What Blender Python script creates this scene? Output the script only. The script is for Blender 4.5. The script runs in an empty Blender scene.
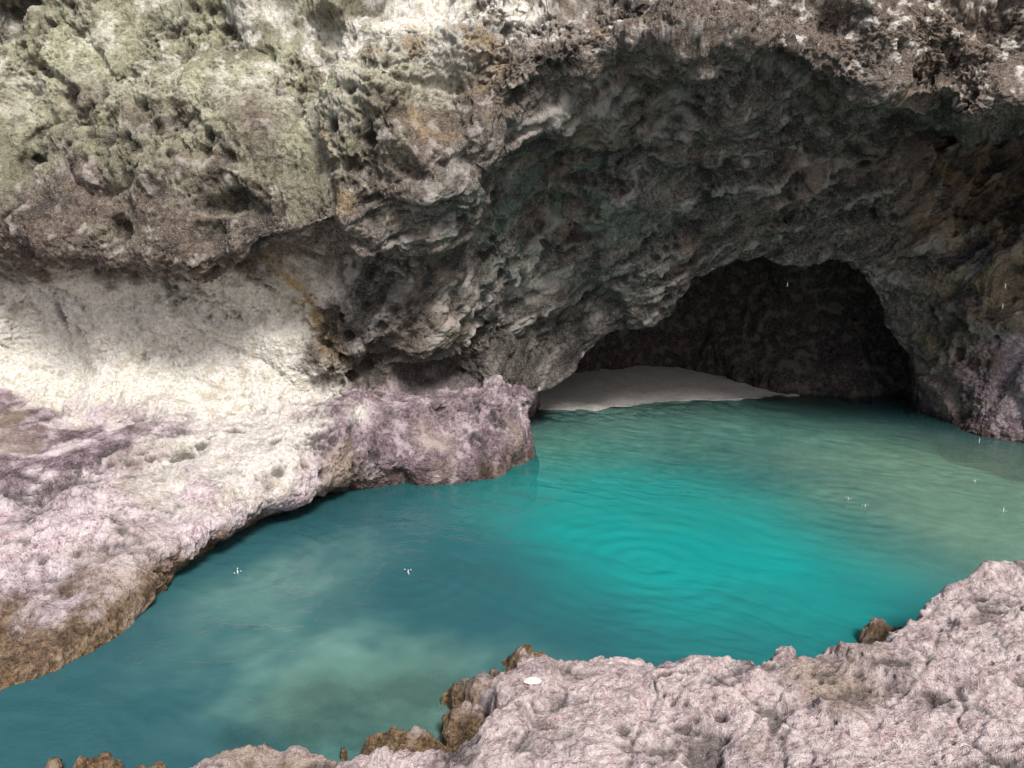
import bpy, math, numpy as np
from mathutils import Vector
from concurrent.futures import ThreadPoolExecutor
scene=bpy.context.scene
f32=np.float32
# ------------------------------------------------------------------ noise
def _hash(i,j,k,seed):
    h=(i*np.uint32(374761393))^(j*np.uint32(668265263))^(k*np.uint32(2147483589))^np.uint32((seed*2654435761)&0xffffffff)
    h=(h^(h>>np.uint32(13)))*np.uint32(1274126177)
    h=h^(h>>np.uint32(16)); h=h*np.uint32(2246822519); return h^(h>>np.uint32(15))
_r=np.random.RandomState(4); G=_r.normal(size=(256,3)); G=(G/np.linalg.norm(G,axis=1)[:,None]).astype(f32)
POOL=ThreadPoolExecutor(8)
def chunked(fn,p,*a):
    p=np.ascontiguousarray(p,dtype=f32); n=len(p); C=32768
    if n<=C: return fn(p,*a)
    out=np.empty(n,f32)
    def job(i): out[i:i+C]=fn(p[i:i+C],*a)
    list(POOL.map(job,range(0,n,C))); return out
def _perlin(p,scale,seed):
    q=p*f32(scale)+f32(1137.3+seed*3.17)
    i0=np.floor(q); fr=q-i0; ii=i0.astype(np.int32).astype(np.uint32)
    u=fr*fr*fr*(fr*(fr*6-15)+10)
    out=np.zeros(len(p),f32)
    for a in (0,1):
        wa=u[:,0] if a else 1-u[:,0]
        for b in (0,1):
            wb=wa*(u[:,1] if b else 1-u[:,1])
            for c in (0,1):
                w=wb*(u[:,2] if c else 1-u[:,2])
                g=G[_hash(ii[:,0]+np.uint32(a),ii[:,1]+np.uint32(b),ii[:,2]+np.uint32(c),seed)&np.uint32(255)]
                out+=w*(g[:,0]*(fr[:,0]-a)+g[:,1]*(fr[:,1]-b)+g[:,2]*(fr[:,2]-c))
    return out*f32(1.6)
def perlin(p,scale,seed=0): return chunked(_perlin,p,scale,seed)
def fbm(p,scale,octs=3,seed=0,gain=.5):
    o=0;a=1.
    for k in range(octs):
        o=o+a*perlin(p,scale*2**k,seed+k*7); a*=gain
    return o
def _worley(p,scale,seed):
    q=p*f32(scale)+f32(1091.7); i0=np.floor(q); fr=q-i0; i0=i0.astype(np.int32).astype(np.uint32)
    best=np.full(len(p),9.,f32)
    for a in (-1,0,1):
        for b in (-1,0,1):
            for c in (-1,0,1):
                h=_hash(i0[:,0]+np.uint32(a&0xffffffff),i0[:,1]+np.uint32(b&0xffffffff),i0[:,2]+np.uint32(c&0xffffffff),seed)
                dx=a+(h&np.uint32(1023)).astype(f32)/1023-fr[:,0]
                dy=b+((h>>np.uint32(10))&np.uint32(1023)).astype(f32)/1023-fr[:,1]
                dz=c+((h>>np.uint32(20))&np.uint32(1023)).astype(f32)/1023-fr[:,2]
                best=np.minimum(best,dx*dx+dy*dy+dz*dz)
    return np.sqrt(best)
def worley(p,scale,seed=0): return chunked(_worley,p,scale,seed)
def ss(a,b,x):
    t=np.clip((x-a)/(b-a),0,1); return t*t*(3-2*t)
def crease(n,w): return np.clip(1-np.abs(n)/w,0,1)
# ------------------------------------------------------------------ mesh helpers
def grid_mesh(name,P,attrs=None,flip=False):
    n,m=P.shape[:2]
    idx=np.arange(n*m,dtype=np.int32).reshape(n,m)
    q=np.stack([idx[:-1,:-1],idx[1:,:-1],idx[1:,1:],idx[:-1,1:]],-1).reshape(-1,4)
    if flip: q=q[:,::-1]
    me=bpy.data.meshes.new(name)
    me.vertices.add(n*m); me.vertices.foreach_set('co',P.reshape(-1).astype(f32))
    nf=len(q); me.loops.add(nf*4); me.loops.foreach_set('vertex_index',q.reshape(-1).astype(np.int32))
    me.polygons.add(nf); me.polygons.foreach_set('loop_start',np.arange(0,nf*4,4,dtype=np.int32))
    me.update(calc_edges=True)
    me.polygons.foreach_set('use_smooth',np.ones(nf,dtype=bool))
    for k,v in (attrs or {}).items():
        a=me.attributes.new(k,'FLOAT','POINT'); a.data.foreach_set('value',v.reshape(-1).astype(f32))
    ob=bpy.data.objects.new(name,me); scene.collection.objects.link(ob); return ob
def normals(P):
    du=np.gradient(P,axis=0); dv=np.gradient(P,axis=1)
    n=np.cross(du,dv); l=np.linalg.norm(n,axis=-1,keepdims=True); return (n/np.maximum(l,1e-9)).astype(f32)
def blur(A,k):
    for ax in (0,1):
        for _ in range(k):
            B=A.copy()
            s=[slice(None)]*A.ndim; a=list(s);b=list(s);c=list(s)
            a[ax]=slice(0,-2);b[ax]=slice(1,-1);c[ax]=slice(2,None)
            B[tuple(b)]=(A[tuple(a)]+2*A[tuple(b)]+A[tuple(c)])/4
            A=B
    return A
def pchip(x,Y,xn):
    x=np.asarray(x,float); h=np.diff(x); sh=(len(h),)+(1,)*(Y.ndim-1)
    H=h.reshape(sh); d=np.diff(Y,axis=0)/H
    m=np.zeros_like(Y); w1=2*H[1:]+H[:-1]; w2=H[1:]+2*H[:-1]
    ok=(d[:-1]*d[1:])>0
    with np.errstate(all='ignore'):
        mm=(w1+w2)/(w1/d[:-1]+w2/d[1:])
    m[1:-1]=np.where(ok,mm,0); m[0]=d[0]; m[-1]=d[-1]
    k=np.clip(np.searchsorted(x,xn,side='right')-1,0,len(h)-1)
    t=((xn-x[k])/h[k]).reshape((-1,)+(1,)*(Y.ndim-1)); hk=h[k].reshape(t.shape)
    return (2*t**3-3*t**2+1)*Y[k]+(t**3-2*t**2+t)*hk*m[k]+(-2*t**3+3*t**2)*Y[k+1]+(t**3-t**2)*hk*m[k+1]
# ------------------------------------------------------------------ cliff: vertical sections, world metres
S=[
[(-22,9.4,5.5),(-22,9,4.1),(-22,8.6,2.8),(-22,9,2.5),(-22,9.4,2),(-22,9.5,1.4),(-22,9.3,.85),(-21,5.5,.6),(-20,2.6,.3),(-20,2.1,-.05)],
[(-8.6,9.7,5.5),(-8.5,9.3,4.1),(-8.3,8.8,2.8),(-8.5,9.2,2.5),(-8.8,9.5,2),(-8.9,9.6,1.4),(-8.7,9.3,.85),(-7,6.4,.6),(-5.6,4.1,.3),(-5.0,3.3,-.05)],
[(-5.88,9.6,5.47),(-5.81,9.2,4.11),(-5.66,8.7,2.83),(-5.96,9.1,2.52),(-6.29,9.5,2.04),(-6.44,9.6,1.4),(-6.31,9.28,.85),(-4.83,6.94,.6),(-3.68,5.08,.24),(-3.3,4.5,-.06)],
[(-4.68,9.5,5.44),(-4.56,9,4.19),(-4.51,8.6,2.78),(-4.75,9,2.49),(-5.01,9.4,2.05),(-5.13,9.5,1.41),(-4.89,8.92,.85),(-3.88,6.94,.6),(-3.17,5.46,.22),(-2.98,5.12,-.06)],
[(-3.47,9.3,5.39),(-3.38,8.8,4.16),(-3.38,8.5,2.73),(-3.56,8.9,2.44),(-3.71,9.2,2.07),(-3.8,9.3,1.45),(-3.69,8.87,.8),(-3.06,7.23,.6),(-2.73,6.34,.3),(-2.88,6.63,-.05)],
[(-2.31,9.1,5.34),(-2.22,8.5,4.11),(-2.2,8.2,2.94),(-2.36,8.7,2.56),(-2.49,9.1,2.08),(-2.55,9.2,1.53),(-2.59,9.22,.9),(-2.26,7.94,.7),(-2.15,7.45,.35),(-2.3,7.93,-.05)],
[(-1.64,9,5.31),(-1.54,8.3,4.39),(-1.53,8,3.19),(-1.65,8.5,2.68),(-1.75,8.9,2.1),(-1.79,9,1.61),(-1.83,9.25,1.16),(-1.78,8.75,.94),(-1.69,8.2,.28),(-1.73,8.36,-.05)],
[(-.87,8.9,5.29),(-.83,8.3,4.49),(-.82,8,3.58),(-.88,8.5,2.99),(-.95,9,2.32),(-1,9.3,1.63),(-1.02,9.6,1.12),(-.98,8.95,.95),(-.93,8.5,.22),(-.95,8.53,-.05)],
[(-.13,8.8,5.26),(-.12,8.4,4.78),(-.12,8.2,4.22),(-.13,8.8,3.64),(-.15,9.5,2.75),(-.15,10,1.6),(-.16,10.2,.84),(-.15,9.5,.72),(-.15,9.05,.16),(-.15,9.0,-.05)],
[(.17,8.8,5.26),(.16,8.4,4.87),(.16,8.2,4.42),(.18,9,3.77),(.2,9.8,2.75),(.22,10.4,1.54),(.22,10.3,.75),(.21,9.9,.68),(.22,9.6,.16),(.22,9.6,-.05)],
[(.35,8.8,5.26),(.33,8.4,4.92),(.33,8.2,4.56),(.37,9.1,3.88),(.42,10,2.74),(.455,10.6,1.52),(.475,10.9,.62),(.45,12.4,.8),(.35,13.6,.5),(.35,13.8,-.4)],
[(.94,8.9,5.29),(.9,8.5,4.95),(.885,8.3,4.71),(1,9.2,3.99),(1.125,10.1,2.99),(1.24,10.9,1.89),(1.29,11.2,1.13),(1.6,13.0,1.35),(1.6,14.4,.9),(1.6,14.5,-.3)],
[(1.58,8.9,5.29),(1.51,8.5,4.99),(1.5,8.4,4.83),(1.69,9.3,4.17),(1.9,10.2,3.24),(2.09,11,2.23),(2.19,11.4,1.55),(2.5,13.2,1.8),(2.7,14.8,1.3),(2.7,14.9,-.3)],
[(2.21,8.9,5.29),(2.15,8.6,5.06),(2.11,8.4,4.87),(2.34,9.2,4.37),(2.65,10.2,3.61),(2.92,11.1,2.92),(3.09,11.6,2.29),(3.35,13.4,2.5),(3.6,14.8,1.6),(3.6,14.6,-.3)],
[(3.07,8.9,5.29),(3.02,8.7,4.99),(3,8.6,4.73),(3.4,9.6,4.26),(3.77,10.5,3.69),(4.11,11.3,3.06),(4.38,11.9,2.43),(4.6,13.1,2.6),(4.9,13.9,1.2),(4.8,13.3,-.3)],
[(3.64,9,5.31),(3.63,8.9,4.89),(3.62,8.8,4.52),(4.08,9.8,4.18),(4.56,10.8,3.65),(4.94,11.6,3.06),(5.23,12.1,2.38),(5.4,13.0,2.5),(5.7,13.6,1.2),(5.6,13.15,-.3)],
[(4.06,9.1,5.34),(4.06,9,4.85),(4.1,9,4.4),(4.69,10.2,4.16),(5.23,11.2,3.54),(5.6,11.8,2.69),(5.9,12.2,1.6),(6.2,13.0,1.8),(6.4,13.5,1),(6.3,13.2,-.3)],
[(4.43,9.2,5.36),(4.49,9.2,4.85),(4.55,9.2,4.26),(5.37,10.8,4.17),(5.86,11.6,3.42),(6.1,11.8,2.26),(6.49,12.3,.95),(6.8,12.8,.8),(6.9,13.1,.4),(6.9,13.2,-.3)],
[(4.62,9.2,5.36),(4.68,9.2,4.79),(4.75,9.2,4.2),(6.3,12.1,4.27),(6.35,12.05,3.36),(6.29,11.7,2.26),(6.58,11.9,.69),(6.6,12,.45),(6.62,12.05,.2),(6.65,12.1,-.05)],
[(4.93,9.2,5.36),(4.95,9.1,4.73),(5.07,9.2,4.19),(7.2,13.0,4.35),(7.2,12.7,3.31),(6.67,11.6,2.27),(6.67,11.4,1.24),(6.64,11.15,.62),(6.65,11.0,.15),(6.65,10.97,-.05)],
[(5.63,9.2,5.36),(5.58,9,4.81),(5.66,9,4.26),(8.5,13.5,4.46),(8.2,12.7,3.3),(7.33,11.2,2.43),(7.2,10.8,1.49),(7.1,10.45,.83),(7.06,10.25,.16),(7.05,10.2,-.05)],
[(7.4,8.6,5.5),(7.3,8.3,4.9),(7.3,8.2,4.2),(9.6,11.4,4.4),(9.5,11.0,3.3),(8.8,10,2.4),(8.5,9.5,1.5),(8.3,9.1,.8),(8.2,8.9,.15),(8.2,8.8,-.05)],
[(10.6,7.0,5.5),(10.5,6.8,4.9),(10.5,6.7,4.2),(11.3,7.6,4.2),(11.4,7.5,3.3),(11,7,2.4),(10.8,6.7,1.5),(10.6,6.4,.8),(10.5,6.2,.15),(10.5,6.2,-.05)],
[(18,3,5.5),(18,2.8,4.9),(18,2.7,4.2),(18.3,3.2,4.2),(18.3,3.2,3.3),(18.2,3,2.4),(18.1,2.8,1.5),(18,2.5,.8),(18,2.3,.15),(18,2.2,-.05)],
]
S=np.array(S,float)
top=S[:,0]+np.array([0,.5,3.6]); plat=S[:,0]+np.array([0,9,5.2])
bot=S[:,-1]+np.array([0,.45,-1.7])
S=np.concatenate([plat[:,None],top[:,None],S,bot[:,None]],axis=1)
colN=[40,80,120,120,120,110,85,80,55,40,75,75,75,95,65,50,45,30,45,80,45,30,20]
rowN=[14,40,105,85,70,105,95,85,70,60,65,16]
ucs=[0];[ucs.append(ucs[-1]+c) for c in colN]
vcs=[0];[vcs.append(vcs[-1]+c) for c in rowN]
un=np.arange(ucs[-1]+1); vn=np.arange(vcs[-1]+1)
A=pchip(ucs,S,un); A=np.moveaxis(pchip(vcs,np.moveaxis(A,1,0),vn),0,1)
A=blur(A,8).astype(f32)
si=np.interp(un,ucs,np.arange(len(ucs)))[:,None]*np.ones((1,len(vn)))
ri=np.interp(vn,vcs,np.arange(len(vcs)))[None,:]*np.ones((len(un),1))
si=si.astype(f32).ravel(); ri=ri.astype(f32).ravel()
sh=A.shape
N=normals(A)
flip=False
if N[len(un)//3,vcs[3],1]>0: N=-N; flip=True
P=A.reshape(-1,3); N=N.reshape(-1,3)
def band(a,b,w,x): return ss(a-w,a+w,x)*(1-ss(b-w,b+w,x))
water=ss(8.6,10.2,ri)
cave=ss(9.6,10.2,si)*(1-ss(17.4,18.0,si))
shelf=ss(7.9,8.6,ri)*(1-ss(5.2,6.2,si))
amp=1-.72*shelf-.5*water*(1-shelf)
lip=np.exp(-((ri-8)/.6)**2)*cave; amp=amp*(1-.35*lip)
warp=np.stack([perlin(P,.9,40),perlin(P,.9,41),perlin(P,.9,42)],1)*.3
Pw=(P+warp).astype(f32)
ang=math.radians(38); e1=np.array([math.cos(ang),.25,math.sin(ang)],f32); e1/=np.linalg.norm(e1)
e2=np.array([-math.sin(ang),0,math.cos(ang)],f32); e3=np.cross(e1,e2)
Q=np.stack([Pw@e1*.24,Pw@e2,Pw@e3],1).astype(f32)
under=ss(3.9,4.6,ri)*(1-ss(7.7,8.3,ri))*ss(5.0,6.2,si)
notch=ss(5.2,6,ri)*(1-ss(7.8,8.3,ri))*(1-ss(4.8,5.4,si))
w0=worley(Pw,1.25,20)
hollow=-.26*ss(.34,.08,w0)*(1-ss(4.6,5.2,ri))*(1-.5*ss(9,11,si))
d1=.38*perlin(Pw,.55,1)+.24*perlin(Pw,1.15,2)+.20*(ss(-.14,.14,perlin(Pw,.8,7))-.5)+.09*perlin(Pw,2.3,8)-.10*crease(perlin(Pw,.9,9),.12)+hollow
dq=.22*(.3-np.abs(perlin(Q,1.5,5)))+.14*perlin(Q,3.2,6)+.05*(ss(-.08,.08,perlin(Q,2.0,17))-.5)
d1=d1*(1-.35*under)*(1-.45*notch)+under*dq
P1=P+N*(d1*amp)[:,None]
P1g=blur(P1.reshape(sh),1)
N1=normals(P1g)
if flip: N1=-N1
N1=blur(N1,5).reshape(-1,3); N1/=np.maximum(np.linalg.norm(N1,axis=1,keepdims=True),1e-6)
P1=P1g.reshape(-1,3).astype(f32)
W=P1+.03*np.stack([perlin(P1,3,50),perlin(P1,3,51),perlin(P1,3,52)],1)
patch=ss(-.20,.35,perlin(P1,1.0,60)); patch2=ss(-.15,.25,perlin(P1,2.3,61))
rough=np.clip((1-.2*under-.35*notch)*(.5+.5*patch),.2,1)
w1=worley(W,4.2,21); w2=worley(W,13.,22); w3=worley(P1,26,23)
pits=-.13*ss(.40,.12,w1)*patch*(1-.7*notch)-.05*ss(.42,.12,w2)*(.25+.75*patch2)-.024*ss(.45,.1,w3)
d2=.085*perlin(W,2.6,11)+.052*perlin(W,5.5,12)+.040*perlin(W,11,13)+.030*perlin(W,22,14)+.020*perlin(W,42,18)
d2+=.022*(ss(-.08,.08,perlin(W,3.1,24))-.5)
d2+=-.03*crease(perlin(W,1.9,26),.04)+pits
d2q=.07*perlin(Q,7,15)+.045*perlin(Q,14,16)+.025*perlin(Q,28,19)
d2=d2*rough+under*d2q
amp2=np.clip(amp+.35*shelf+.3*water,0,1)*(1-.2*water)
side=np.stack([perlin(P1,5,31),perlin(P1,5,32),perlin(P1,5,33)],1)*.02
P2=P1+N1*(d2*amp2)[:,None]+side*amp2[:,None]
n1=fbm(P2,.8,4,70); n2=fbm(P2,2.2,4,80); n3=fbm(P2,6,4,90)
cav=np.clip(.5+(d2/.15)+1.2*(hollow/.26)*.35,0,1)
cav=np.clip(cav-.8*band(7.2,8.25,.2,ri+.35*n2)*band(6.0,9.3,.4,si),0,1)  # shade of the undercut above the purple knob, painted as a dark band
cav=np.clip(cav-.30*ss(-.1,.3,n2)*band(3.4,5.0,.4,ri+.3*n1)*(1-ss(5,6,si)),0,1)  # shadow below the left lip, painted into the rock colour
nq=fbm(Q,4,4,95); nb_=n3*(1-.65*under)+1.0*under*nq
rj=ri+.5*n1+.4*n2+.2*n3; sj=si+.7*n1+.6*n2
purple=ss(7.9,8.3,ri+.3*n2+.2*n3)
tongue=band(3.7,5.5,.35,sj)*(1-ss(9.4,10.0,rj))
purple=purple*(1-.8*tongue)
pale=band(5.6,8.3,.5,rj)*(1-ss(5.0,5.9,sj))
pale=np.maximum(pale,tongue*ss(6,7,rj))
palet=band(.6,2.95,.45,rj)*band(5.2,10.8,.9,sj)*ss(-.45,.05,n2+.2)
splash=ss(.10,.45,n2+.5*n3)*(1-ss(2.8,3.6,rj))*(1-ss(6,9,sj))
pale=np.maximum(pale,np.maximum(palet,.8*splash*(.55+.45*ss(3.5,5,si))))
pale=np.maximum(pale,.6*ss(.3,.6,n3+.4*n2)*(1-ss(3.4,4.2,rj))*ss(9,11,si))
green=(1-ss(2.9,3.9,rj))*(1-ss(6.2,8.2,sj))
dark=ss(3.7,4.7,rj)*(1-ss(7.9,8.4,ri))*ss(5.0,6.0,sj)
ochre=np.exp(-((P2[:,0]+2.45+.55*(P2[:,2]-2.0))/.16)**2)*band(5.2,7.6,.3,ri)*band(4,6.5,.4,si)*ss(-.3,.3,n3+.2)
ochre=np.maximum(ochre,.5*ss(.2,.6,n2)*band(2.5,4.4,.5,ri)*band(5,12,.6,si))
ochre=np.maximum(ochre,.45*ss(-.2,.4,n2)*ss(16.5,18,si)*band(5,8,.5,ri))
wet=1-ss(.0,.24,P2[:,2]+.12*n2+.05*n3)
toe=1-ss(-2.75,-2.3,P2[:,0]+.2*n2)
wet=np.maximum(wet,.9*toe*(1-ss(.16,.34,P2[:,2]+.12*n2+.06*n3))*ss(9,9.5,ri))
inner=ss(8.1,8.9,ri)*cave  # cave gloom painted in: rock behind the mouth turns near black
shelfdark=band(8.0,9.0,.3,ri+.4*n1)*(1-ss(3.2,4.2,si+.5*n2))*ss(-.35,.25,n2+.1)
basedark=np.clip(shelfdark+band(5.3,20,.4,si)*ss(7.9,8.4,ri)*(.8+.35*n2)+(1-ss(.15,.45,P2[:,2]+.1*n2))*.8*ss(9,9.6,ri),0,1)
teal=np.exp(-((P2[:,0]-.7)**2/1.6+(P2[:,2]-3.0)**2/.6))*ss(-.3,.3,n2)
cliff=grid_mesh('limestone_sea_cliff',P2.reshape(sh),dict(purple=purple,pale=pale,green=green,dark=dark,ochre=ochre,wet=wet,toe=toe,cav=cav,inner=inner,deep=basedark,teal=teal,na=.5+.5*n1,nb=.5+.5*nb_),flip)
# ------------------------------------------------------------------ node helpers
def newmat(name):
    m=bpy.data.materials.new(name); m.use_nodes=True; m.node_tree.nodes.clear(); return m
class NB:
    def __init__(s,m): s.t=m.node_tree; s.n=s.t.nodes; s.l=s.t.links
    def node(s,t,**k):
        n=s.n.new(t)
        for a,b in k.items(): setattr(n,a,b)
        return n
    def set(s,sock,v):
        if isinstance(v,bpy.types.NodeSocket): s.l.new(v,sock)
        elif v is not None: sock.default_value=v
    def attr(s,name): return s.node('ShaderNodeAttribute',attribute_name=name).outputs['Fac']
    def noise(s,scale,detail=4,rough=.55,vec=None,dist=0):
        n=s.node('ShaderNodeTexNoise'); n.inputs['Scale'].default_value=scale;n.inputs['Detail'].default_value=detail
        n.inputs['Roughness'].default_value=rough;n.inputs['Distortion'].default_value=dist
        s.l.new(vec if vec is not None else s.pos(),n.inputs['Vector']); return n.outputs['Fac']
    def pos(s):
        if not hasattr(s,'_p'): s._p=s.node('ShaderNodeNewGeometry').outputs['Position']
        return s._p
    def rng(s,v,a,b,c=0.,d=1.):
        n=s.node('ShaderNodeMapRange'); s.set(n.inputs[0],v)
        for i,x in zip((1,2,3,4),(a,b,c,d)): n.inputs[i].default_value=x
        return n.outputs[0]
    def math(s,op,a,b=None):
        n=s.node('ShaderNodeMath',operation=op); s.set(n.inputs[0],a)
        if b is not None: s.set(n.inputs[1],b)
        return n.outputs[0]
    def mix(s,f,a,b,mode='MIX'):
        n=s.node('ShaderNodeMix',data_type='RGBA',blend_type=mode)
        s.set(n.inputs[0],f)
        for i,v in ((6,a),(7,b)):
            s.set(n.inputs[i], v if isinstance(v,bpy.types.NodeSocket) else (*v,1))
        return n.outputs[2]
def rock_mat(name,finescale=1.0,pink=((.38,.27,.30),(.78,.65,.67),(.90,.83,.83))):
    m=newmat(name); b=NB(m)
    nA=b.attr('na'); nB=b.attr('nb'); nC=b.noise(24*finescale,4,.75); nD=b.noise(95*finescale,1,.6)
    blot=b.rng(nB,.30,.70); fine=b.rng(nC,.38,.62); big=b.rng(nA,.25,.75)
    M=lambda v,k:b.math('MULTIPLY',v,k)
    base=b.mix(fine,(.06,.047,.040),(.25,.205,.17))
    base=b.mix(M(big,.6),base,(.15,.105,.08)); base=b.mix(M(b.rng(nB,.6,.8),.7),base,(.48,.43,.39))
    g=b.mix(blot,(.14,.125,.065),(.36,.36,.215)); g=b.mix(M(fine,.6),g,(.62,.61,.49)); g=b.mix(M(b.rng(nA,.55,.3),.6),g,(.13,.115,.07))
    col=b.mix(b.attr('green'),base,g)
    p=b.mix(fine,(.64,.58,.49),(.93,.91,.86)); p=b.mix(M(b.rng(nB,.42,.2),.5),p,(.42,.36,.24))
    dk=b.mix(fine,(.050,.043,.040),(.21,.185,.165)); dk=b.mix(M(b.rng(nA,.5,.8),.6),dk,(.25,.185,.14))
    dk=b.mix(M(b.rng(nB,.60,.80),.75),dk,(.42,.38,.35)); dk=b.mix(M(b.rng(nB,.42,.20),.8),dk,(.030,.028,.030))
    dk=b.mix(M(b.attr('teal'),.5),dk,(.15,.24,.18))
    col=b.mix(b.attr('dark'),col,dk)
    col=b.mix(b.attr('pale'),col,p)
    col=b.mix(b.attr('ochre'),col,b.mix(fine,(.26,.17,.08),(.48,.36,.20)))
    pk=b.mix(fine,pink[0],pink[1]); pk=b.mix(M(blot,.45),pk,pink[2])
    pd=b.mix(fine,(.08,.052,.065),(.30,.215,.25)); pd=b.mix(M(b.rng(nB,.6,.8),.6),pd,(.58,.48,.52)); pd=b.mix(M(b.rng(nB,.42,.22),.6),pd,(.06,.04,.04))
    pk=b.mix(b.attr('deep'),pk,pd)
    pk=b.mix(M(b.rng(nA,.62,.85),.6),pk,(.33,.25,.17))
    col=b.mix(b.attr('purple'),col,pk)
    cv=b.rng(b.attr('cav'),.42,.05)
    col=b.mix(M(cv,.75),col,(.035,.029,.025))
    spk=b.math('MULTIPLY',b.rng(nC,.41,.29),b.rng(b.attr('pale'),0,1,.75,.35))
    col=b.mix(spk,col,(.05,.042,.036))
    col=b.mix(M(b.rng(nD,.60,.72),.4),col,(.78,.75,.70))
    wetc=b.mix(b.attr('toe'),b.mix(fine,(.035,.024,.024),(.15,.10,.095)),b.mix(fine,(.06,.036,.018),(.29,.195,.11)))
    wetc=b.mix(M(b.rng(nB,.55,.8),.6),wetc,(.36,.29,.22)); wetc=b.mix(M(b.rng(nB,.42,.2),.6),wetc,(.05,.034,.02))
    col=b.mix(b.attr('wet'),col,wetc)
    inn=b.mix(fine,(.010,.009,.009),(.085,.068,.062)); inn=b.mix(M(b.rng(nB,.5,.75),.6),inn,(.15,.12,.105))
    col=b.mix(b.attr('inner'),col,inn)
    bs=b.node('ShaderNodeBsdfPrincipled'); b.set(bs.inputs['Base Color'],col)
    b.set(bs.inputs['Roughness'],b.rng(b.attr('wet'),0,1,.93,.45)); bs.inputs['Specular IOR Level'].default_value=.25
    h=b.math('ADD',nC,M(nD,.3))
    bp=b.node('ShaderNodeBump'); bp.inputs['Strength'].default_value=1; bp.inputs['Distance'].default_value=.065/finescale
    b.l.new(h,bp.inputs['Height']); b.l.new(bp.outputs[0],bs.inputs['Normal'])
    o=b.node('ShaderNodeOutputMaterial'); b.l.new(bs.outputs[0],o.inputs[0]); return m
cliff.data.materials.append(rock_mat('karst_limestone'))
# ------------------------------------------------------------------ foreground ledge
poly=np.array([(-1.9,3.0),(-1.66,3.45),(-1.36,3.68),(-1.1,3.64),(-.85,3.58),(-.6,3.62),(-.38,3.58),(-.11,3.74),(-.2,3.92),(0,4.14),(.235,4.36),(.67,4.38),(1.14,4.27),(1.36,4.16),(1.62,4.46),(1.75,4.22),(2.04,4.25),(2.51,4.55),(2.8,4.8),(3.2,4.97),(3.64,5.14),(4.78,5.45),(6.2,5.6),(8.2,5.0),(9,-4),(-4,-4),(-2.6,2.0)])
def sdf(X,Y,poly):
    d=np.full(X.shape,1e9); ins=np.zeros(X.shape,bool)
    for i in range(len(poly)):
        a=poly[i]; c=poly[(i+1)%len(poly)]; e=c-a
        t=np.clip(((X-a[0])*e[0]+(Y-a[1])*e[1])/(e@e),0,1)
        d=np.minimum(d,(X-a[0]-t*e[0])**2+(Y-a[1]-t*e[1])**2)
        cr=((a[1]>Y)!=(c[1]>Y))&(X<(c[0]-a[0])*(Y-a[1])/(c[1]-a[1]+1e-12)+a[0]); ins^=cr
    return np.where(ins,1,-1)*np.sqrt(d)
xs=np.concatenate([np.linspace(-4,-2.6,30,endpoint=False),np.arange(-2.6,4.6,.0095),np.linspace(4.6,9,120)])
ys=np.concatenate([np.linspace(-4,2,90,endpoint=False),np.arange(2,5.9,.0095),np.linspace(5.9,6.2,10)])
X,Y=np.meshgrid(xs,ys,indexing='ij'); shf=X.shape+(3,)
p=np.stack([X.ravel(),Y.ravel(),np.zeros(X.size)],1).astype(f32)
wx=.07*fbm(p,2.4,3,101)+.03*perlin(p,14,103); wy=.07*fbm(p,2.4,3,111)+.03*perlin(p,14,113)
Xw=X.ravel()+wx; Yw=Y.ravel()+wy
d=sdf(Xw,Yw,poly)
ztop=.40+.095*np.clip(p[:,0],-2.5,6)+.10*fbm(p,.9,2,120)+.02*(3.6-p[:,1])
ztop+=.06*(ss(-.05,.05,perlin(p,1.3,125))-.5)
prof=ss(-.16,.12,d)**.8
z=-1.5+(ztop+1.5)*prof
toes=[(.02,4.20,.36,.24,.26),(-.12,4.34,.32,.20,.17),(.07,4.82,.22,.11,.10),(-.25,4.05,.18,.15,.19),(-.58,3.84,.24,.12,.13),(-2.2,3.62,.28,.17,.13),(2.75,4.98,.27,.2,.12),(2.3,4.72,.2,.1,.08),(-1.2,3.72,.2,.08,.08)]
rj_=1+.45*fbm(p,4.5,3,140); zj=.09*fbm(p,5,3,145)
for cx,cy,rx,ry,h in toes:
    r=np.sqrt(((Xw-cx)/rx)**2+((Yw-cy)/ry)**2)*rj_
    z=np.maximum(z,-1.5+(h+zj-.10*np.minimum(r,1.2)**2+1.5)*(1-ss(.85,2.0,r)))
B=np.stack([X.ravel(),Y.ravel(),z],1).astype(f32)
Nf=normals(B.reshape(shf)); fl=False
if Nf[5,5,2]<0: Nf=-Nf; fl=True
Nf=blur(Nf,3).reshape(-1,3)
Wf=B+.03*np.stack([perlin(B,5,150),perlin(B,5,151),perlin(B,5,152)],1)
v1=worley(Wf,6,170); v2=worley(Wf,19,171); v3=worley(Wf,40,172)
pm=ss(0,.35,perlin(B,1.5,180)); pm2=ss(-.25,.25,perlin(B,3.5,181))
df=.028*perlin(Wf,3.2,160)+.014*perlin(Wf,8,161)+.010*perlin(Wf,18,162)+.008*perlin(Wf,38,163)
df+=.016*(ss(-.05,.05,perlin(Wf,3.6,164))-.5)+.006*(ss(-.05,.05,perlin(Wf,8,165))-.5)-.02*crease(perlin(Wf,1.7,166),.03)
df+=-.050*ss(.34,.08,v1)*pm-.024*ss(.40,.08,v2)*pm2-.009*ss(.4,.1,v3)
sd=.012*np.stack([perlin(B,7,190),perlin(B,7,191),perlin(B,7,192)],1)
B=B+Nf*df[:,None]+sd
n1=fbm(B,1.2,4,200); n2=fbm(B,5,4,210); n4=fbm(B,11,4,220)
zero=np.zeros(len(B))
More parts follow.
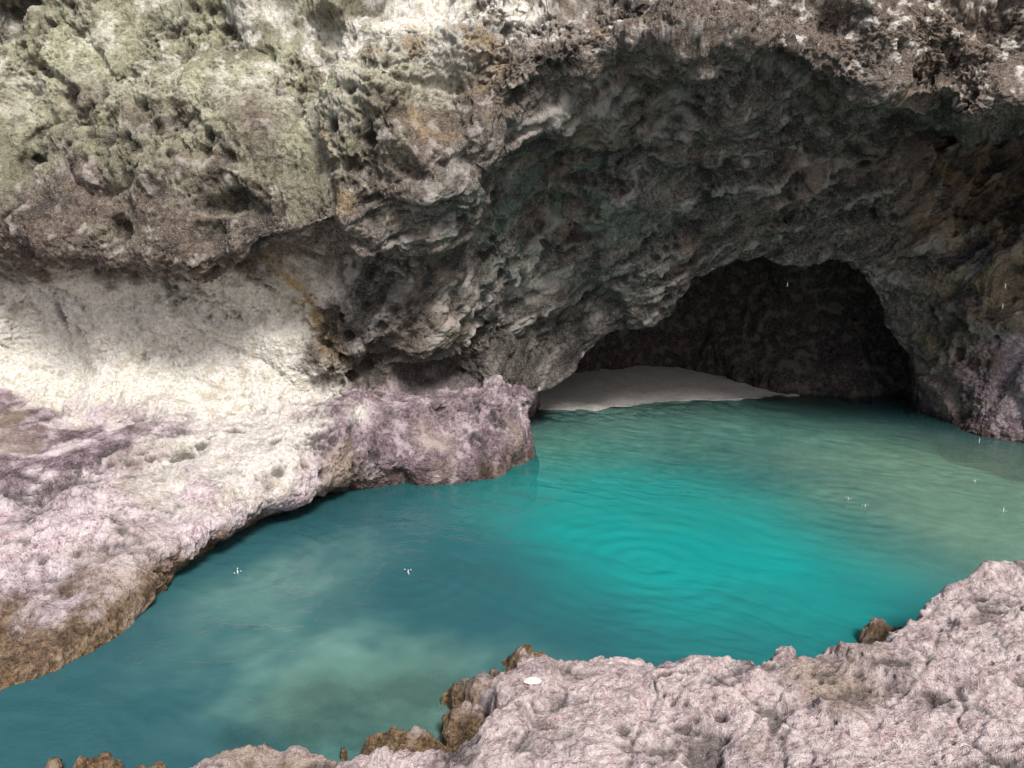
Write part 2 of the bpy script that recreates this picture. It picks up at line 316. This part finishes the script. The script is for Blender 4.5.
fg=grid_mesh('foreground_rock_ledge',B.reshape(shf),dict(purple=zero+1,pale=zero,green=zero,dark=zero,inner=zero,teal=zero,toe=zero+1,
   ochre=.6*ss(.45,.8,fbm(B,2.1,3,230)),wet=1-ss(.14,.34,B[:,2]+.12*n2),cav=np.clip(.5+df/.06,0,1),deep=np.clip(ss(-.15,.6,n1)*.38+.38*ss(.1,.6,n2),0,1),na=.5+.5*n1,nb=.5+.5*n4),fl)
fg.data.materials.append(rock_mat('foreground_limestone',1.7,((.34,.235,.235),(.68,.555,.54),(.80,.72,.69))))
# ------------------------------------------------------------------ sea bed with cave beach
def bed(X,Y):
    p=np.stack([X.ravel(),Y.ravel(),np.zeros(X.size)],1).astype(f32)
    nn=fbm(p,.5,4,300).reshape(X.shape); nm=fbm(p,1.1,4,310).reshape(X.shape)
    s=Y-(12.15+.22*(X-.3))+.10*nn
    z=np.where(s>0,.12*s/(1+.22*np.abs(s)),.20*s)
    dep=np.maximum(z,-1.9)
    r=((X-6.0)/3.2)**2+((Y-7.2)/3.6)**2; dep=dep+(-.34-dep)*(dep<-.34)*np.exp(-r*1.1)
    r=((X+.9)/1.1)**2+((Y-4.4)/.9)**2+.6*nm; dep=dep+(-.45-dep)*np.exp(-np.maximum(r,0)*1.2)*(Y<8)
    return dep+(.06*nn+.05*nm)*(s<0)+.010*perlin(p,4,330).reshape(X.shape)
bx=np.concatenate([np.linspace(-300,-12,20,endpoint=False),np.arange(-12,14,.06),np.linspace(14,300,20)])
by=np.concatenate([np.linspace(-400,-2,24,endpoint=False),np.arange(-2,17.5,.05),np.linspace(17.5,40,6)])
X,Y=np.meshgrid(bx,by,indexing='ij'); Z=bed(X,Y)
out=np.clip((np.maximum(np.maximum(-12-X,X-14),np.maximum(-2-Y,0)))/30,0,1); Z=Z*(1-out)+out*-6
Z=np.where(Y>17,-1,Z)
sb=grid_mesh('sandy_seabed_and_beach',np.stack([X,Y,Z],-1),dict(sub=1-ss(-.3,-.05,Z)),False)
m=newmat('coral_sand'); b=NB(m)
c=b.mix(b.rng(b.noise(60,4,.75),.38,.62),(.17,.165,.155),(.56,.545,.52)); c=b.mix(b.math('MULTIPLY',b.rng(b.noise(3,5),.45,.65),.4),c,(.24,.225,.21))
c2=b.mix(b.rng(b.noise(3.5,5,.6),.35,.65),(.36,.42,.34),(.62,.64,.55))
c=b.mix(b.attr('sub'),c,c2)
bs=b.node('ShaderNodeBsdfPrincipled'); b.set(bs.inputs['Base Color'],c); bs.inputs['Roughness'].default_value=.9
bp=b.node('ShaderNodeBump'); bp.inputs['Strength'].default_value=.8; bp.inputs['Distance'].default_value=.03
b.l.new(b.noise(35,4,.7),bp.inputs['Height']); b.l.new(bp.outputs[0],bs.inputs['Normal'])
o=b.node('ShaderNodeOutputMaterial'); b.l.new(bs.outputs[0],o.inputs[0]); sb.data.materials.append(m)
# ------------------------------------------------------------------ water
wxs=np.concatenate([np.linspace(-300,-6,20,endpoint=False),np.arange(-6,8.5,.022),np.linspace(8.5,300,20)])
wys=np.concatenate([np.linspace(-400,2.6,24,endpoint=False),np.arange(2.6,13.9,.022),np.linspace(13.9,17,4)])
X,Y=np.meshgrid(wxs,wys,indexing='ij')
p=np.stack([X.ravel(),Y.ravel(),np.zeros(X.size)],1).astype(f32)
q=p@np.array([[.8,.6,0],[-.6,.8,0],[0,0,1]],f32); q=q+.25*np.stack([perlin(p,1,431),perlin(p,1,432),0*p[:,0]],1)
q2=(q*np.array([.5,1.4,1],f32)).astype(f32)
calm=.25+.75*ss(-.3,.4,perlin(p,.45,400))
H=.006*perlin(q2,1.8,401)+.006*perlin(q2,4.2,402)+.006*calm*perlin(q2,8,403)+.0040*perlin(q2,15,404)*calm
H=H.reshape(X.shape)
for cx,cy,a,k in [(3.7,7.9,.0040,30),(1.2,6.4,.0034,28),(-.9,6.2,.0026,32),(-2.35,6.2,.0018,32),(5.4,8.6,.0030,34),(2.6,9.3,.0022,30),(-1.4,5.0,.0016,24)]:
    r=np.hypot(X-cx,Y-cy)*(1+.04*perlin(p,1.2,433).reshape(X.shape)); H+=a*np.sin(k*r)*np.exp(-r*.9)*ss(0,.1,r)
D=np.clip(-bed(X,Y),0,4)
nz=fbm(p,.6,4,420).reshape(X.shape); nz2=fbm(p,1.6,4,425).reshape(X.shape)
glow=np.exp(-(((X-1.6+.3*(Y-7.5))/2.3)**2+((Y-7.3)/2.8)**2)*1.0)  # glow of the sunlit bottom, painted into the water colour
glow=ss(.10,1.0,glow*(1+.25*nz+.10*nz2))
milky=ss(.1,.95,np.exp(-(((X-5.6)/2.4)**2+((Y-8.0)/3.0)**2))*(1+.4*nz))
refl_silt=.45*ss(.0,1.0,np.exp(-(((X+1.9-.2*(Y-5.8))/.7)**2+((Y-5.8)/1.1)**2))*(1+.5*nz+.5*nz2))+.75*ss(.05,1.1,np.exp(-(((X+.95)/1.1)**2+((Y-4.5)/.8)**2))*(1+.7*nz+.8*nz2))  # first term paints the left cliff's pale reflection, second the lower-left silt patch
wt=grid_mesh('sea_water',np.stack([X,Y,H],-1),dict(depth=D,glow=glow,milky=milky,refl_silt=np.clip(refl_silt,0,1)),False)
m=newmat('turquoise_water'); b=NB(m)
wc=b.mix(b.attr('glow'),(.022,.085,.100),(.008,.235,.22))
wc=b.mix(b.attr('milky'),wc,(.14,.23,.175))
wc=b.mix(b.attr('refl_silt'),wc,(.14,.27,.225))
bp=b.node('ShaderNodeBump'); bp.inputs['Strength'].default_value=.4; bp.inputs['Distance'].default_value=.012
b.l.new(b.noise(22,2,.5),bp.inputs['Height'])
df_=b.node('ShaderNodeBsdfDiffuse'); b.l.new(wc,df_.inputs['Color'])
tr=b.node('ShaderNodeBsdfTransparent'); tr.inputs['Color'].default_value=(.66,.95,.90,1)
op=b.rng(b.attr('depth'),0,1.0,.06,.97)
m1=b.node('ShaderNodeMixShader'); b.l.new(op,m1.inputs[0]); b.l.new(tr.outputs[0],m1.inputs[1]); b.l.new(df_.outputs[0],m1.inputs[2])
gl=b.node('ShaderNodeBsdfGlossy'); gl.inputs['Roughness'].default_value=.03; b.l.new(bp.outputs[0],gl.inputs['Normal'])
fr=b.node('ShaderNodeFresnel'); fr.inputs['IOR'].default_value=1.42; b.l.new(bp.outputs[0],fr.inputs['Normal'])
m2=b.node('ShaderNodeMixShader'); b.l.new(fr.outputs[0],m2.inputs[0]); b.l.new(m1.outputs[0],m2.inputs[1]); b.l.new(gl.outputs[0],m2.inputs[2])
o=b.node('ShaderNodeOutputMaterial'); b.l.new(m2.outputs[0],o.inputs[0]); wt.data.materials.append(m)
# ------------------------------------------------------------------ small things: shell on the ledge, falling drips with their splashes
def simple_mat(name,col,rough,trans=0):
    m=bpy.data.materials.new(name); m.use_nodes=True; s=m.node_tree.nodes['Principled BSDF']
    n=m.node_tree.nodes.new('ShaderNodeTexNoise'); n.inputs['Scale'].default_value=60
    r=m.node_tree.nodes.new('ShaderNodeMix'); r.data_type='RGBA'; r.inputs[6].default_value=(*[c*.7 for c in col],1); r.inputs[7].default_value=(*col,1)
    m.node_tree.links.new(n.outputs['Fac'],r.inputs[0]); m.node_tree.links.new(r.outputs[2],s.inputs['Base Color'])
    s.inputs['Roughness'].default_value=rough; s.inputs['Transmission Weight'].default_value=trans; s.inputs['IOR'].default_value=1.33; return m
import bmesh
def blob(bm,c,r,cone=0.):
    ret=bmesh.ops.create_icosphere(bm,subdivisions=3,radius=1)
    for v in ret['verts']:
        t=(v.co.z+1)/2; s=1-cone*t
        v.co=Vector((c[0]+v.co.x*r[0]*s,c[1]+v.co.y*r[1]*s,c[2]+v.co.z*r[2]))
    for f in bm.faces: f.smooth=True
def link(bm,name,mat):
    me=bpy.data.meshes.new(name); bm.to_mesh(me); me.materials.append(mat); o=bpy.data.objects.new(name,me); scene.collection.objects.link(o); return o
def zat(x,y):
    k=np.argmin((B[:,0]-x)**2+(B[:,1]-y)**2); return float(B[k,2])
bm=bmesh.new(); sx,sy=.115,3.93; sz=zat(sx,sy)
ring=[]; R_=10; T_=28
for i in range(R_+1):
    t=i/R_; row=[]
    for j in range(T_):
        a=2*math.pi*j/T_; rr=.045*t*(1+.06*math.cos(a*9)*t)
        row.append(bm.verts.new((sx+rr*math.cos(a)*1.15,sy+rr*math.sin(a)*.7-.012*t,sz+.002+.018*(1-t*t)+.002*math.cos(a*9)*t)))
    ring.append(row)
for i in range(R_):
    for j in range(T_):
        bm.faces.new((ring[i][j],ring[i+1][j],ring[i+1][(j+1)%T_],ring[i][(j+1)%T_]))
bmesh.ops.remove_doubles(bm,verts=bm.verts,dist=1e-5)
for f in bm.faces: f.smooth=True
link(bm,'seashell',simple_mat('shell_white',(.70,.65,.55),.5))
bm=bmesh.new()
drips=[(3.68,8.01),(3.77,7.80),(5.41,8.6),(5.15,7.65),(-2.38,6.22),(-.90,6.22)]
for i,(x,y) in enumerate(drips):
    blob(bm,(x,y,.015),(.009,.009,.02),.5)
    for k in range(3):
        a=k*2.1+i; blob(bm,(x+.03*math.cos(a),y+.03*math.sin(a),.012+.01*(k%3)),(.005,.005,.006))
for (x,y,z) in [(3.9,11.0,2.1),(6.1,9.6,1.95),(6.1,9.6,2.2),(5.4,8.6,.5)]:
    blob(bm,(x,y,z),(.006,.006,.035),.4)
link(bm,'dripping_water_drops',simple_mat('water_drop',(.95,.97,1),.05,.5))
# ------------------------------------------------------------------ light
D_=Vector((.32,-.70,.90)).normalized()
sun=bpy.data.lights.new('sun','SUN'); sun.energy=5; sun.angle=math.radians(14); sun.color=(1,.97,.93)
so=bpy.data.objects.new('sun',sun); so.rotation_euler=D_.to_track_quat('Z','Y').to_euler(); scene.collection.objects.link(so)
w=bpy.data.worlds.new('World'); scene.world=w; w.use_nodes=True; t=w.node_tree
sk=t.nodes.new('ShaderNodeTexSky'); sk.sky_type='NISHITA'; sk.sun_disc=False
sk.sun_elevation=math.asin(D_.z); sk.sun_rotation=math.atan2(D_.x,D_.y); sk.dust_density=4; sk.air_density=.9; sk.ozone_density=.5
bg=t.nodes['Background']; bg.inputs[1].default_value=.15; t.links.new(sk.outputs[0],bg.inputs[0])
# ------------------------------------------------------------------ camera
cam=bpy.data.cameras.new('camera'); cam.sensor_width=36; cam.lens=36*773/1024; cam.clip_end=2000; cam.clip_start=.05
co=bpy.data.objects.new('camera',cam); co.location=(0,0,3); co.rotation_euler=(math.radians(78),0,0)
scene.collection.objects.link(co); scene.camera=co
scene.view_settings.view_transform='Standard'; scene.view_settings.look='None'; scene.view_settings.exposure=0
